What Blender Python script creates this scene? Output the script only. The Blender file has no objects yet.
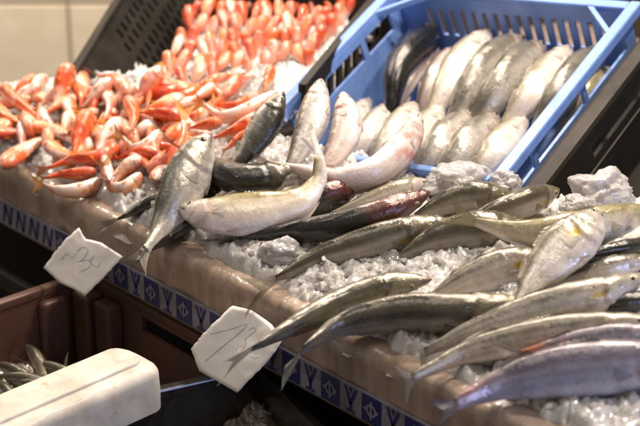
import bpy, bmesh, math, random
from mathutils import Vector, Matrix, noise
random.seed(7)
PI = math.pi
sc = bpy.context.scene
col = sc.collection

# ------------------------------------------------------------------ camera
TH, PH = math.radians(48), math.radians(23)
HF = math.radians(22)
FP = 320 / math.tan(HF / 2)
CF = Vector((-math.sin(TH) * math.cos(PH), math.cos(TH) * math.cos(PH), -math.sin(PH)))
CR = Vector((math.cos(TH), math.sin(TH), 0))
CU = CR.cross(CF)

def ray(px, py):
    return CF + CR * ((px - 320) / FP) + CU * ((213 - py) / FP)
CAM = -ray(273, 297) * 1.85

def smooth(a, b, x):
    t = max(0, min(1, (x - a) / (b - a)))
    return t * t * (3 - 2 * t)

def H(x, y):
    """height of the ice bed"""
    h = .004 + .052 * smooth(-.005, .25, y) + .006 * smooth(.0, .05, y)
    return h + .15 * smooth(.30, 1.0, y) * smooth(-.25, -.5, x)

def on_bed(px, py, e=0.):
    d = ray(px, py)
    t = 1.2
    while t < 4.5:
        p = CAM + d * t
        if p.z <= H(p.x, p.y) + e:
            break
        t += .02
    a, b = t - .02, t
    for _ in range(18):
        m = (a + b) / 2
        p = CAM + d * m
        if p.z <= H(p.x, p.y) + e: b = m
        else: a = m
    return CAM + d * b

def at_z(px, py, z):
    d = ray(px, py)
    return CAM + d * ((z - CAM.z) / d.z)

# blue crate frame
BM = Matrix(((.979, -.204, -.030), (.179, .915, -.362), (.101, .349, .932)))
BC = Vector((-.154, .419, .135))
BW, BD = .376, .369
def bl(x, y, z): return BC + BM @ Vector((x, y, z))
def to_local(p): return BM.transposed() @ (p - BC)
def on_crate(px, py, z):
    n = BM @ Vector((0, 0, 1)); o = bl(0, 0, z); d = ray(px, py)
    return CAM + d * ((o - CAM).dot(n) / d.dot(n))

# ------------------------------------------------------------------ materials
def mat(name):
    m = bpy.data.materials.new(name); m.use_nodes = True
    nt = m.node_tree
    return m, nt, nt.nodes['Principled BSDF']
def nd(nt, t, **kw):
    n = nt.nodes.new(t)
    for k, v in kw.items():
        if k in n.inputs: n.inputs[k].default_value = v
        else: setattr(n, k, v)
    return n
def ramp(nt, src, stops):
    r = nt.nodes.new('ShaderNodeValToRGB'); cr = r.color_ramp
    while len(cr.elements) < len(stops): cr.elements.new(.5)
    for e, (p, c) in zip(cr.elements, stops):
        e.position = p; e.color = (*c, 1) if len(c) == 3 else c
    nt.links.new(src, r.inputs[0]); return r
def mix(nt, a, b, fac, mode='MIX'):
    m = nt.nodes.new('ShaderNodeMix'); m.data_type = 'RGBA'; m.blend_type = mode
    for s, v in ((0, fac), (6, a), (7, b)):
        if hasattr(v, 'links'): nt.links.new(v, m.inputs[s])
        else: m.inputs[s].default_value = v if s == 0 else (*v, 1)
    return m.outputs[2]
def bumpy(nt, b, src, strength, dist, prev=None):
    n = nd(nt, 'ShaderNodeBump', Strength=strength, Distance=dist)
    nt.links.new(src, n.inputs['Height'])
    if prev: nt.links.new(prev.outputs[0], n.inputs['Normal'])
    nt.links.new(n.outputs[0], b.inputs['Normal']); return n
def noi(nt, scale, detail=4, vec=None, rough=.55):
    n = nd(nt, 'ShaderNodeTexNoise', Scale=scale, Detail=detail, Roughness=rough)
    if vec: nt.links.new(vec, n.inputs['Vector'])
    return n
def geo(nt): return nt.nodes.new('ShaderNodeNewGeometry').outputs['Position']

def skin_material(name, scale_size, scale_amt, metallic, rough, glit):
    m, nt, b = mat(name)
    at = nd(nt, 'ShaderNodeAttribute', attribute_name='col')
    uv = nt.nodes.new('ShaderNodeUVMap')
    st = nd(nt, 'ShaderNodeMapping'); st.inputs['Scale'].default_value = (1, 1.25, 1)
    nt.links.new(uv.outputs[0], st.inputs[0])
    vo = nd(nt, 'ShaderNodeTexVoronoi', Scale=1 / scale_size, Randomness=.55)
    nt.links.new(st.outputs[0], vo.inputs['Vector'])
    sr = ramp(nt, vo.outputs['Distance'], [(.1, (1, 1, 1)), (.62, (1 - scale_amt,) * 3)])
    c = mix(nt, at.outputs['Color'], sr.outputs[0], 1., 'MULTIPLY')
    n1 = noi(nt, 55, 5, uv.outputs[0])
    nr = ramp(nt, n1.outputs[0], [(.3, (.80, .78, .76)), (.7, (1.10, 1.08, 1.06))])
    c = mix(nt, c, nr.outputs[0], .8, 'MULTIPLY')
    nt.links.new(c, b.inputs['Base Color'])
    b.inputs['Metallic'].default_value = metallic
    b.inputs['Specular IOR Level'].default_value = .35
    rr = ramp(nt, n1.outputs[0], [(.3, (rough + .1,) * 3), (.7, (rough - .07,) * 3)])
    nt.links.new(rr.outputs[0], b.inputs['Roughness'])
    b.inputs['Coat Weight'].default_value = 1.
    b.inputs['Coat Roughness'].default_value = .045
    b.inputs['Subsurface Weight'].default_value = .0
    b1 = bumpy(nt, b, vo.outputs['Distance'], .14, .0006)
    n2 = noi(nt, 130, 3, geo(nt))
    b2 = bumpy(nt, b, n2.outputs[0], .28, .003, b1)
    # glittering scales: every scale leans its own way, most of all in irregular patches
    gm = ramp(nt, noi(nt, 30, 4, uv.outputs[0], .6).outputs[0], [(.36, (.12,) * 3), (.64, (1, 1, 1))])
    sb = nd(nt, 'ShaderNodeVectorMath', operation='SUBTRACT'); nt.links.new(vo.outputs['Color'], sb.inputs[0]); sb.inputs[1].default_value = (.5, .5, .5)
    sg = nd(nt, 'ShaderNodeVectorMath', operation='MULTIPLY'); nt.links.new(sb.outputs[0], sg.inputs[0]); nt.links.new(gm.outputs[0], sg.inputs[1])
    sk = nd(nt, 'ShaderNodeVectorMath', operation='SCALE'); nt.links.new(sg.outputs[0], sk.inputs[0]); sk.inputs['Scale'].default_value = glit
    ad = nd(nt, 'ShaderNodeVectorMath', operation='ADD'); nt.links.new(b2.outputs[0], ad.inputs[0]); nt.links.new(sk.outputs[0], ad.inputs[1])
    no = nd(nt, 'ShaderNodeVectorMath', operation='NORMALIZE'); nt.links.new(ad.outputs[0], no.inputs[0])
    nt.links.new(no.outputs[0], b.inputs['Normal'])
    mm = ramp(nt, gm.outputs[0], [(.1, (metallic,) * 3), (1., (metallic + glit * .9,) * 3)]); nt.links.new(mm.outputs[0], b.inputs['Metallic'])
    rr = ramp(nt, gm.outputs[0], [(.1, (rough + .04,) * 3), (1., (rough - .14,) * 3)]); nt.links.new(rr.outputs[0], b.inputs['Roughness'])
    # wet film: its own broken-up normal on the coat
    n3 = noi(nt, 62, 6, geo(nt), .58)
    vd = nd(nt, 'ShaderNodeTexVoronoi', Scale=170); nt.links.new(geo(nt), vd.inputs['Vector'])
    dr = ramp(nt, vd.outputs['Distance'], [(.0, (.55,) * 3), (.55, (0, 0, 0))])
    ms = ramp(nt, noi(nt, 26, 3, geo(nt)).outputs[0], [(.48, (0, 0, 0)), (.62, (1, 1, 1))])
    hgt = mix(nt, n3.outputs[0], mix(nt, dr.outputs[0], ms.outputs[0], 1., 'MULTIPLY'), .28, 'ADD')
    b3 = nd(nt, 'ShaderNodeBump', Strength=.42, Distance=.006)
    nt.links.new(hgt, b3.inputs['Height']); nt.links.new(b3.outputs[0], b.inputs['Coat Normal'])
    return m
M = {}
M['skin'] = skin_material('fish_skin', .0027, .16, .12, .40, .33)
M['skin_smooth'] = skin_material('fish_skin_smooth', .0027, .10, .05, .36, .15)
M['red_skin'] = skin_material('mullet_skin', .0032, .10, .0, .38, .12)

def fin_material(name, trans):
    m, nt, b = mat(name)
    at = nd(nt, 'ShaderNodeAttribute', attribute_name='col')
    uv = nt.nodes.new('ShaderNodeUVMap')
    sp = nd(nt, 'ShaderNodeSeparateXYZ'); nt.links.new(uv.outputs[0], sp.inputs[0])
    w = nd(nt, 'ShaderNodeMath', operation='SINE'); mu = nd(nt, 'ShaderNodeMath', operation='MULTIPLY')
    mu.inputs[1].default_value = 95; nt.links.new(sp.outputs[1], mu.inputs[0]); nt.links.new(mu.outputs[0], w.inputs[0])
    r = ramp(nt, w.outputs[0], [(.0, (.6, .6, .6)), (.8, (1.1, 1.1, 1.1))])
    nt.links.new(mix(nt, at.outputs['Color'], r.outputs[0], 1., 'MULTIPLY'), b.inputs['Base Color'])
    b.inputs['Roughness'].default_value = .3
    b.inputs['Coat Weight'].default_value = .15
    bumpy(nt, b, w.outputs[0], .4, .0006)
    tr = nt.nodes.new('ShaderNodeBsdfTransparent'); mx = nt.nodes.new('ShaderNodeMixShader')
    ar = ramp(nt, w.outputs[0], [(.1, (trans,) * 3), (.8, (trans * .15,) * 3)])
    nt.links.new(ar.outputs[0], mx.inputs[0]); nt.links.new(b.outputs[0], mx.inputs[1]); nt.links.new(tr.outputs[0], mx.inputs[2])
    nt.links.new(mx.outputs[0], nt.nodes['Material Output'].inputs[0])
    return m
M['fin'] = fin_material('fish_fin', .38)
M['red_fin'] = fin_material('mullet_fin', .2)

def simple(name, c, rough, spec=.5, coat=0, metallic=0):
    m, nt, b = mat(name)
    b.inputs['Base Color'].default_value = (*c, 1); b.inputs['Roughness'].default_value = rough
    b.inputs['Specular IOR Level'].default_value = spec; b.inputs['Coat Weight'].default_value = coat
    b.inputs['Metallic'].default_value = metallic
    return m
M['pupil'] = simple('eye_pupil', (.006, .006, .007), .04, .6, 1)
M['iris'] = simple('eye_iris', (.42, .36, .20), .12, .5, 1, .3)
M['iris_red'] = simple('eye_iris_red', (.55, .20, .10), .12, .5, 1)
M['ink'] = simple('pen_ink', (.42, .41, .47), .6)

def plastic(name, c, c2, rough, nscale=14, bump=.15, wet=.0):
    m, nt, b = mat(name)
    p = geo(nt)
    n = noi(nt, nscale, 6, p, .65)
    r = ramp(nt, n.outputs[0], [(.32, c2), (.62, c)])
    n2 = noi(nt, 160, 3, p)
    nt.links.new(mix(nt, r.outputs[0], c2, ramp(nt, n2.outputs[0], [(.6, (0, 0, 0)), (.75, (.5, .5, .5))]).outputs[0]), b.inputs['Base Color'])
    rr = ramp(nt, n.outputs[0], [(.3, (rough + .15,) * 3), (.7, (rough - .1,) * 3)])
    nt.links.new(rr.outputs[0], b.inputs['Roughness'])
    bumpy(nt, b, n2.outputs[0], bump, .002)
    b.inputs['Coat Weight'].default_value = wet; b.inputs['Coat Roughness'].default_value = .15
    return m
M['blue'] = plastic('blue_plastic', (.18, .32, .70), (.13, .235, .56), .4, 22, .3)
M['black'] = plastic('black_plastic', (.013, .0115, .010), (.023, .020, .017), .5)
M['black'].node_tree.nodes['Principled BSDF'].inputs['Specular IOR Level'].default_value = .22
M['lit_rim'] = plastic('lit_rim_plastic', (.040, .031, .023), (.022, .018, .015), .6)  # black plastic lightened to brown: the light on the rim is in the colour
M['wet'] = plastic('wet_black_plastic', (.016, .014, .012), (.03, .026, .022), .3, wet=.8)
M['brown'] = plastic('brown_plastic', (.105, .050, .034), (.070, .034, .024), .45)
M['foam'] = plastic('white_foam', (.62, .585, .53), (.46, .42, .36), .55, 26, .7, .1)
def stain(m):
    nt = m.node_tree; b = nt.nodes['Principled BSDF']; src = b.inputs['Base Color'].links[0].from_socket
    n = noi(nt, 38, 2, geo(nt)); r = ramp(nt, n.outputs[0], [(.70, (0, 0, 0)), (.76, (.6, .6, .6))])
    nt.links.new(mix(nt, src, (.50, .25, .07), r.outputs[0]), b.inputs['Base Color'])
    bumpy(nt, b, nd(nt, 'ShaderNodeTexVoronoi', Scale=230).outputs['Distance'], .25, .0012)
    p = [l for l in nt.links if l.to_node.type == 'TEX_VORONOI']
stain(M['foam'])

def film_material():
    m, nt, b = mat('wrapped_film')
    p = geo(nt)
    st = nd(nt, 'ShaderNodeMapping'); st.inputs['Scale'].default_value = (34, 6, 5); nt.links.new(p, st.inputs[0])
    n = noi(nt, 1, 5, st.outputs[0], .6)
    r = ramp(nt, n.outputs[0], [(.3, (.21, .155, .12)), (.7, (.38, .295, .235))])
    nt.links.new(r.outputs[0], b.inputs['Base Color'])
    b.inputs['Roughness'].default_value = .34
    b.inputs['Coat Weight'].default_value = .5; b.inputs['Coat Roughness'].default_value = .12
    bumpy(nt, b, n.outputs[0], .45, .012)
    return m
M['film'] = film_material()
M['tape_shaded_white'] = plastic('tape_shaded_white', (.24, .225, .28), (.11, .10, .125), .4, 22)  # white dimmed in the colour for shade on the stall front; blotches are grime
M['tape_blue'] = plastic('tape_blue', (.012, .020, .12), (.020, .024, .08), .4, 22)
def paper_material():
    m, nt, b = mat('damp_paper')
    p = geo(nt); n = noi(nt, 30, 5, p)
    nt.links.new(ramp(nt, n.outputs[0], [(.3, (.80, .78, .76)), (.7, (.88, .87, .85))]).outputs[0], b.inputs['Base Color'])
    b.inputs['Roughness'].default_value = .8
    bumpy(nt, b, noi(nt, 60, 3, p).outputs[0], .12, .002)
    return m
M['paper'] = paper_material()
def ice_material(name, trans, tint, rough, sss, bump):
    m, nt, b = mat(name)
    p = geo(nt); n = noi(nt, 45, 5, p, .6)
    nt.links.new(ramp(nt, n.outputs[0], [(.3, tuple(.80 * t for t in tint)), (.65, tint)]).outputs[0], b.inputs['Base Color'])
    b.inputs['Roughness'].default_value = rough; b.inputs['IOR'].default_value = 1.31
    b.inputs['Transmission Weight'].default_value = trans
    b.inputs['Subsurface Weight'].default_value = sss
    b.inputs['Subsurface Radius'].default_value = (1, .92, .88); b.inputs['Subsurface Scale'].default_value = .010
    b.inputs['Coat Weight'].default_value = 1.; b.inputs['Coat Roughness'].default_value = .05
    b1 = bumpy(nt, b, noi(nt, 120, 4, p).outputs[0], bump, .004)
    bumpy(nt, b, noi(nt, 420, 3, p).outputs[0], bump, .0012, b1)
    return m
M['ice'] = ice_material('ice_chips', .92, (.97, .96, .95), .07, 0., .4)
M['slush'] = ice_material('ice_slush', .45, (.95, .92, .91), .14, .5, .5)
M['clear'] = ice_material('ice_lump', .60, (.98, .95, .94), .10, .4, .2)
def wall_material():
    m, nt, b = mat('glazed_tile')
    p = geo(nt); n = noi(nt, 1.6, 5, p); n2 = noi(nt, 25, 4, p)
    c = mix(nt, ramp(nt, n.outputs[0], [(.3, (.74, .66, .53)), (.7, (.82, .75, .61))]).outputs[0],
            ramp(nt, n2.outputs[0], [(.4, (.9, .88, .85)), (.7, (1, 1, 1))]).outputs[0], 1., 'MULTIPLY')
    nt.links.new(c, b.inputs['Base Color']); b.inputs['Roughness'].default_value = .35
    bumpy(nt, b, n.outputs[0], .1, .02)
    return m
M['tile'] = wall_material()
M['grout'] = simple('grout', (.34, .30, .24), .8)
M['panel'] = plastic('brown_panel', (.085, .064, .046), (.06, .046, .032), .6, 4)
M['floor'] = plastic('wet_floor', (.05, .045, .04), (.03, .028, .026), .5, 4)
M['litter'] = plastic('dark_catch', (.27, .235, .20), (.09, .075, .06), .3, 60, .4, .6)

# ------------------------------------------------------------------ mesh helpers
def link(name, verts, faces, m, parent=None, smooth_=True, mats=None, fmat=None):
    me = bpy.data.meshes.new(name)
    me.from_pydata([tuple(v) for v in verts], [], faces)
    for mm in (mats or [m]): me.materials.append(mm)
    if fmat: me.polygons.foreach_set('material_index', fmat)
    if smooth_: me.polygons.foreach_set('use_smooth', [True] * len(faces))
    me.update()
    o = bpy.data.objects.new(name, me); col.objects.link(o)
    if parent: o.parent = parent
    return o
def setcol(o, cols):
    a = o.data.color_attributes.new('col', 'FLOAT_COLOR', 'POINT')
    buf = []
    for c in cols: buf += [c[0], c[1], c[2], 1.]
    a.data.foreach_set('color', buf)
def setuv(o, uvs):
    l = o.data.uv_layers.new(name='UVMap')
    vi = [0] * len(o.data.loops); o.data.loops.foreach_get('vertex_index', vi)
    buf = []
    for i in vi: buf += list(uvs[i])
    l.data.foreach_set('uv', buf)
def empty(name, loc, label=None, cat=None, group=None):
    o = bpy.data.objects.new(name, None); col.objects.link(o); o.location = loc
    o.empty_display_size = .02
    if label: tag(o, label, cat, group)
    return o
def tag(o, label=None, cat=None, group=None, kind=None):
    if label: o['label'] = label
    if cat: o['category'] = cat
    if group: o['group'] = group
    if kind: o['kind'] = kind

class MB:
    def __init__(s): s.v = []; s.f = []; s.m = []
    def box(s, fn, a, b, mi=0):
        i = len(s.v)
        for z in (a[2], b[2]):
            for x, y in ((a[0], a[1]), (b[0], a[1]), (b[0], b[1]), (a[0], b[1])): s.v.append(fn(x, y, z))
        for q in ((3, 2, 1, 0), (4, 5, 6, 7), (0, 1, 5, 4), (1, 2, 6, 5), (2, 3, 7, 6), (3, 0, 4, 7)):
            s.f.append(tuple(i + k for k in q)); s.m.append(mi)
    def panel(s, fn, u0, u1, v0, v1, th, holes, mi=0):
        """a wall with real rectangular holes. fn(u, v, t)"""
        us = sorted({u0, u1, *[h[0] for h in holes], *[h[1] for h in holes]})
        vs = sorted({v0, v1, *[h[2] for h in holes], *[h[3] for h in holes]})
        us = [u for u in us if u0 <= u <= u1]; vs = [v for v in vs if v0 <= v <= v1]
        solid = lambda i, j: 0 <= i < len(us) - 1 and 0 <= j < len(vs) - 1 and not any(
            h[0] < (us[i] + us[i + 1]) / 2 < h[1] and h[2] < (vs[j] + vs[j + 1]) / 2 < h[3] for h in holes)
        ids = {}
        def V(i, j, t):
            k = (i, j, t)
            if k not in ids: ids[k] = len(s.v); s.v.append(fn(us[i], vs[j], t * th))
            return ids[k]
        for i in range(len(us) - 1):
            for j in range(len(vs) - 1):
                if not solid(i, j): continue
                c = ((i, j), (i + 1, j), (i + 1, j + 1), (i, j + 1))
                s.f.append(tuple(V(*p, 1) for p in c)); s.f.append(tuple(V(*p, 0) for p in reversed(c))); s.m += [mi, mi]
                for (a, b, ni, nj) in ((0, 1, i, j - 1), (1, 2, i + 1, j), (2, 3, i, j + 1), (3, 0, i - 1, j)):
                    if not solid(ni, nj):
                        s.f.append((V(*c[a], 0), V(*c[b], 0), V(*c[b], 1), V(*c[a], 1))); s.m.append(mi)
    def build(s, name, m, parent=None, off=None, bevel=0, mats=None, seg=2):
        vs = [Vector(v) - off for v in s.v] if off is not None else s.v
        o = link(name, vs, s.f, m, parent, False, mats, s.m)
        bm = bmesh.new(); bm.from_mesh(o.data); bmesh.ops.recalc_face_normals(bm, faces=bm.faces)
        if bevel:
            es = [e for e in bm.edges if len(e.link_faces) == 2 and e.calc_face_angle(0) > .5]
            bmesh.ops.bevel(bm, geom=es, offset=bevel, segments=seg, affect='EDGES', profile=.5, clamp_overlap=True)
        bm.to_mesh(o.data); bm.free()
        return o
ident = lambda x, y, z: Vector((x, y, z))

# ------------------------------------------------------------------ fish builder
def lerp(a, b, t): return tuple(x + (y - x) * t for x, y in zip(a, b))
def interp(tab, x):
    for (a, va), (b, vb) in zip(tab, tab[1:]):
        if x <= b:
            t = (x - a) / (b - a); t = t * t * (3 - 2 * t) * .5 + t * .5
            return va + (vb - va) * t
    return tab[-1][1]
SHAPE = {
 # dorsal half depth, ventral half depth, half width along the body (snout 0 .. tail base 1)
 'bass': dict(d=[(0, .06), (.03, .22), (.08, .42), (.15, .66), (.24, .88), (.36, 1.), (.5, .97), (.66, .80), (.8, .55), (.92, .34), (1, .22)],
              v=[(0, .06), (.03, .26), (.08, .48), (.15, .68), (.24, .86), (.38, 1.02), (.52, 1.0), (.66, .80), (.8, .52), (.92, .33), (1, .22)],
              w=[(0, .08), (.03, .28), (.08, .46), (.15, .60), (.24, .70), (.36, .72), (.5, .66), (.66, .54), (.8, .36), (.92, .20), (1, .03)]),
 'bream': dict(d=[(0, .10), (.04, .36), (.1, .66), (.18, .88), (.3, 1.02), (.42, 1.), (.58, .82), (.74, .52), (.87, .28), (.95, .2), (1, .2)],
              v=[(0, .08), (.04, .26), (.1, .50), (.18, .74), (.3, .96), (.42, 1.), (.58, .86), (.74, .52), (.87, .27), (.95, .2), (1, .2)],
              w=[(0, .08), (.04, .28), (.1, .42), (.18, .50), (.3, .54), (.42, .52), (.58, .42), (.74, .26), (.87, .14), (1, .03)]),
 'red':  dict(d=[(0, .14), (.03, .46), (.08, .76), (.15, .94), (.26, 1.02), (.4, .96), (.58, .74), (.75, .48), (.9, .28), (1, .25)],
              v=[(0, .14), (.03, .34), (.08, .56), (.15, .74), (.26, .92), (.42, .98), (.58, .78), (.75, .47), (.9, .28), (1, .25)],
              w=[(0, .12), (.03, .36), (.08, .54), (.15, .64), (.26, .68), (.42, .64), (.58, .50), (.75, .32), (.9, .16), (1, .03)]),
}
PAL = {
 'bass':  dict(back=(.085, .085, .066), flank=(.40, .385, .34), belly=(.74, .70, .65), head=(.30, .27, .21), fin=(.15, .14, .11)),
 'black': dict(back=(.008, .008, .009), flank=(.02, .02, .022), belly=(.30, .27, .26), head=(.02, .02, .02), fin=(.02, .02, .02)),
 'dark':  dict(back=(.020, .020, .016), flank=(.090, .086, .068), belly=(.56, .53, .48), head=(.095, .08, .058), fin=(.06, .06, .05)),
 'olive': dict(back=(.092, .082, .056), flank=(.38, .345, .28), belly=(.62, .58, .50), head=(.25, .225, .15), fin=(.20, .18, .12)),
 'pale':  dict(back=(.28, .25, .18), flank=(.68, .62, .58), belly=(.86, .80, .79), head=(.70, .62, .60), fin=(.56, .50, .46)),
 'white': dict(back=(.22, .19, .07), flank=(.66, .58, .48), belly=(.86, .81, .84), head=(.74, .64, .66), fin=(.78, .70, .68)),
 'gold':  dict(back=(.34, .30, .17), flank=(.82, .75, .60), belly=(.74, .70, .64), head=(.48, .43, .28), fin=(.40, .33, .13)),
 'silver':dict(back=(.17, .16, .13), flank=(.60, .57, .53), belly=(.74, .69, .65), head=(.52, .47, .42), fin=(.38, .34, .28)),
 'cream': dict(back=(.17, .155, .12), flank=(.62, .58, .53), belly=(.78, .73, .70), head=(.50, .45, .37), fin=(.30, .25, .19)),
 'pink':  dict(back=(.20, .16, .14), flank=(.72, .61, .57), belly=(.85, .76, .74), head=(.68, .53, .51), fin=(.55, .45, .42)),
 'violet':dict(back=(.15, .13, .17), flank=(.43, .43, .53), belly=(.62, .61, .68), head=(.36, .33, .38), fin=(.14, .10, .09)),
 'red':   dict(back=(.72, .085, .02), flank=(.82, .21, .07), belly=(.88, .58, .45), head=(.72, .15, .07), fin=(.90, .32, .03)),
 'redpale': dict(back=(.80, .20, .06), flank=(.88, .46, .30), belly=(.90, .75, .70), head=(.82, .35, .24), fin=(.92, .40, .05)),
 'redpeach': dict(back=(.80, .14, .03), flank=(.88, .33, .13), belly=(.90, .69, .60), head=(.80, .23, .12), fin=(.94, .38, .03)),
}

def catmull(P, n):
    P = [P[0] * 2 - P[1]] + list(P) + [P[-1] * 2 - P[-2]]
    out = []
    for i in range(1, len(P) - 2):
        for k in range(n):
            t = k / n
            a, b, c, d = P[i - 1], P[i], P[i + 1], P[i + 2]
            out.append(.5 * ((2 * b) + (c - a) * t + (2 * a - 5 * b + 4 * c - d) * t * t + (3 * b - a - 3 * c + d) * t ** 3))
    out.append(P[-2]); return out

def frame_at(p, T, q):
    V = (CAM - p).normalized(); tr = -T
    N = V.cross(tr).normalized(); V2 = tr.cross(N).normalized()
    D = N * math.cos(q) + V2 * math.sin(q)
    return D, D.cross(T).normalized()

def build_fish(name, pts, hR, q, kind, pal, label, cat='fish', group=None, qt=None, tail=None, tail_len=.2, tail_spread=1.35,
               NL=64, NR=32, red=(0, 0), spot=0, fins=True, eyes=True, seed=0, rootz=None, gape=0., tail_fork=.5, extra_red=None, orange_tail=0, pale_tail=0):
    """pts: 3D points tail base -> snout; hR: half depth in metres."""
    rnd = random.Random(seed + hash(label) % 7 if False else seed)
    S, C = SHAPE[kind], PAL[pal]
    sm, fm = (M['red_skin'], M['red_fin']) if kind == 'red' else (M['skin_smooth' if pal in ('white', 'pink', 'pale') else 'skin'], M['fin'])
    dense = catmull(list(reversed(pts)), 14)
    L = [0]
    for a, b in zip(dense, dense[1:]): L.append(L[-1] + (b - a).length)
    Lt = L[-1]
    def sample(u):
        s = u * Lt; k = 0
        lo, hi = 0, len(L) - 2
        while lo < hi:
            m_ = (lo + hi + 1) // 2
            if L[m_] <= s: lo = m_
            else: hi = m_ - 1
        t = (s - L[lo]) / max(1e-9, L[lo + 1] - L[lo])
        return dense[lo].lerp(dense[lo + 1], t)
    q = math.radians(q); qt = q if qt is None else math.radians(qt)
    def fr(u):
        p = sample(u); e = .015
        T = (sample(min(1, u + e)) - sample(max(0, u - e))).normalized()
        D, Lat = frame_at(p, T, q + (qt - q) * smooth(.5, 1., u))
        return p, T, D, Lat
    verts, cols, uvs, rings = [], [], [], []
    ug0 = {'bass': .235, 'bream': .30, 'red': .25}[kind]
    nof = Vector((rnd.random() * 50, rnd.random() * 50, 0))
    def surf(u, a):
        ca, sa = math.cos(a), math.sin(a)
        h = interp(S['d'], u) if ca > 0 else interp(S['v'], u)
        w = interp(S['w'], u)
        v = ca
        ug = ug0 - .055 * (abs(v + .1)) ** 1.7
        g = 1 + .085 * (smooth(ug - .09, ug - .012, u) * (1 - smooth(ug - .006, ug + .006, u))) * smooth(.95, .6, abs(v)) \
              - .03 * smooth(ug - .004, ug + .006, u) * (1 - smooth(ug + .01, ug + .06, u))
        mouth = math.exp(-((v + .16 + u * 3.4) / .085) ** 2) * (1 - smooth(.075, .10, u)) * smooth(-.95, -.6, v)
        g -= .16 * mouth
        # a slight keel on the back and belly, full flanks
        sx = abs(sa) ** .88 * (1 if sa > 0 else -1)
        return h * ca * g, w * sx * g, v, sa, ug, mouth
    for i in range(NL + 1):
        t = i / NL
        u = t ** 1.35
        p, T, D, Lat = fr(u)
        ring = []
        for j in range(NR):
            a = 2 * PI * j / NR
            y, x, v, sa, ug, mouth = surf(u, a)
            P = p + D * (y * hR) + Lat * (x * hR)
            nz = noise.noise(P * 60 + nof); nz2 = noise.noise(P * 22 + nof); nz3 = noise.noise(P * 150 + nof)
            if i: P = P + (P - p).normalized() * (nz2 * .022 * hR)
            ring.append(len(verts)); verts.append(P); uvs.append((u * Lt, a / (2 * PI) * hR * 4.6))
            vv = v + nz * .10 + nz2 * .08
            if kind == 'red':
                c = lerp(C['belly'], C['flank'], smooth(-.75, -.05, vv)); c = lerp(c, C['back'], smooth(.1, .75, vv))
                for vs_ in (.25, -.15):
                    c = lerp(c, (.88, .42, .06), .45 * math.exp(-((v - vs_) / .09) ** 2) * smooth(.2, .35, u))
                c = lerp(c, (.90, .74, .66), .55 * smooth(.12, .42, nz2 + .35 * nz))
                c = lerp(c, (.55, .03, .015), .6 * smooth(.2, .5, -nz2 + .3 * nz3))
            else:
                c = lerp(C['belly'], C['flank'], smooth(-.80, -.25, vv)); c = lerp(c, C['back'], smooth(.22, .72, vv))
                c = lerp(c, C['back'], .45 * math.exp(-((v - .18) / .045) ** 2) * smooth(.22, .3, u) * .8)
                c = lerp(c, C['back'], .25 * smooth(.7, 1, u))
            hd = 1 - smooth(ug - .01, ug + .004, u)
            c = lerp(c, C['head'], hd * .55 * smooth(-.8, -.1, v))
            lite = C['belly'][2] > .62
            c = lerp(c, (.30, .12, .10) if lite and kind != 'red' else tuple(k * .25 for k in C['head']), (.5 if lite else .9) * math.exp(-((u - ug - .005) / .011) ** 2) * smooth(-1., -.75, v) * smooth(.85, .45, v))
            ug2 = ug - .075
            c = lerp(c, tuple(k * .45 for k in C['head']), .7 * math.exp(-((u - ug2) / .007) ** 2) * smooth(.35, .1, v))
            c = lerp(c, (.035, .02, .018), .95 * mouth)
            c = lerp(c, tuple(k * .5 for k in C['head']), .35 * smooth(.1, .45, nz3 + nz) * hd)
            if lite and kind != 'red': c = lerp(c, (.50, .20, .20), .6 * (1 - smooth(.012, .04, u)))
            if red[0]:
                k = red[0] * (1 - smooth(red[1] * .6, red[1], u + nz2 * .08)) * smooth(-.9, .3, v + nz * .6)
                c = lerp(c, (.13, .022, .016), k)
            if extra_red and abs(u - extra_red[0]) < extra_red[1]:
                k = smooth(.05, .35, nz + nz3 * .5) * .7 * (1 - abs(u - extra_red[0]) / extra_red[1])
                c = lerp(c, (.55, .12, .10), k)
            if spot:
                k = math.exp(-((u - ug - .03) / .042) ** 2 - ((v - .10) / .16) ** 2)
                c = lerp(c, (.50, .33, .02), min(1, k * 1.7 * spot))
                k2 = math.exp(-((u - ug + .004) / .014) ** 2 - ((v - .22) / .16) ** 2)
                c = lerp(c, (.02, .02, .02), min(1, k2 * .9 * spot))
            if orange_tail: c = lerp(c, (.60, .17, .05), orange_tail * smooth(.74, .95, u))
            if pale_tail: c = lerp(c, (.90, .66, .58), pale_tail * smooth(.28, .55, u + nz2 * .15))
            cols.append(c)
        rings.append(ring)
    faces = []
    for i in range(NL):
        for j in range(NR):
            k = (j + 1) % NR
            faces.append((rings[i][j], rings[i][k], rings[i + 1][k], rings[i + 1][j]))
    faces.append(tuple(rings[0])[::-1]); faces.append(tuple(rings[-1]))
    mid = sample(.5)
    base = Vector((mid.x, mid.y, min(v.z for v in verts)))
    root = empty(name, base, label, cat, group)
    o = link('body', [v - base for v in verts], faces, sm, root); setcol(o, cols); setuv(o, uvs)
    body = o
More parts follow.
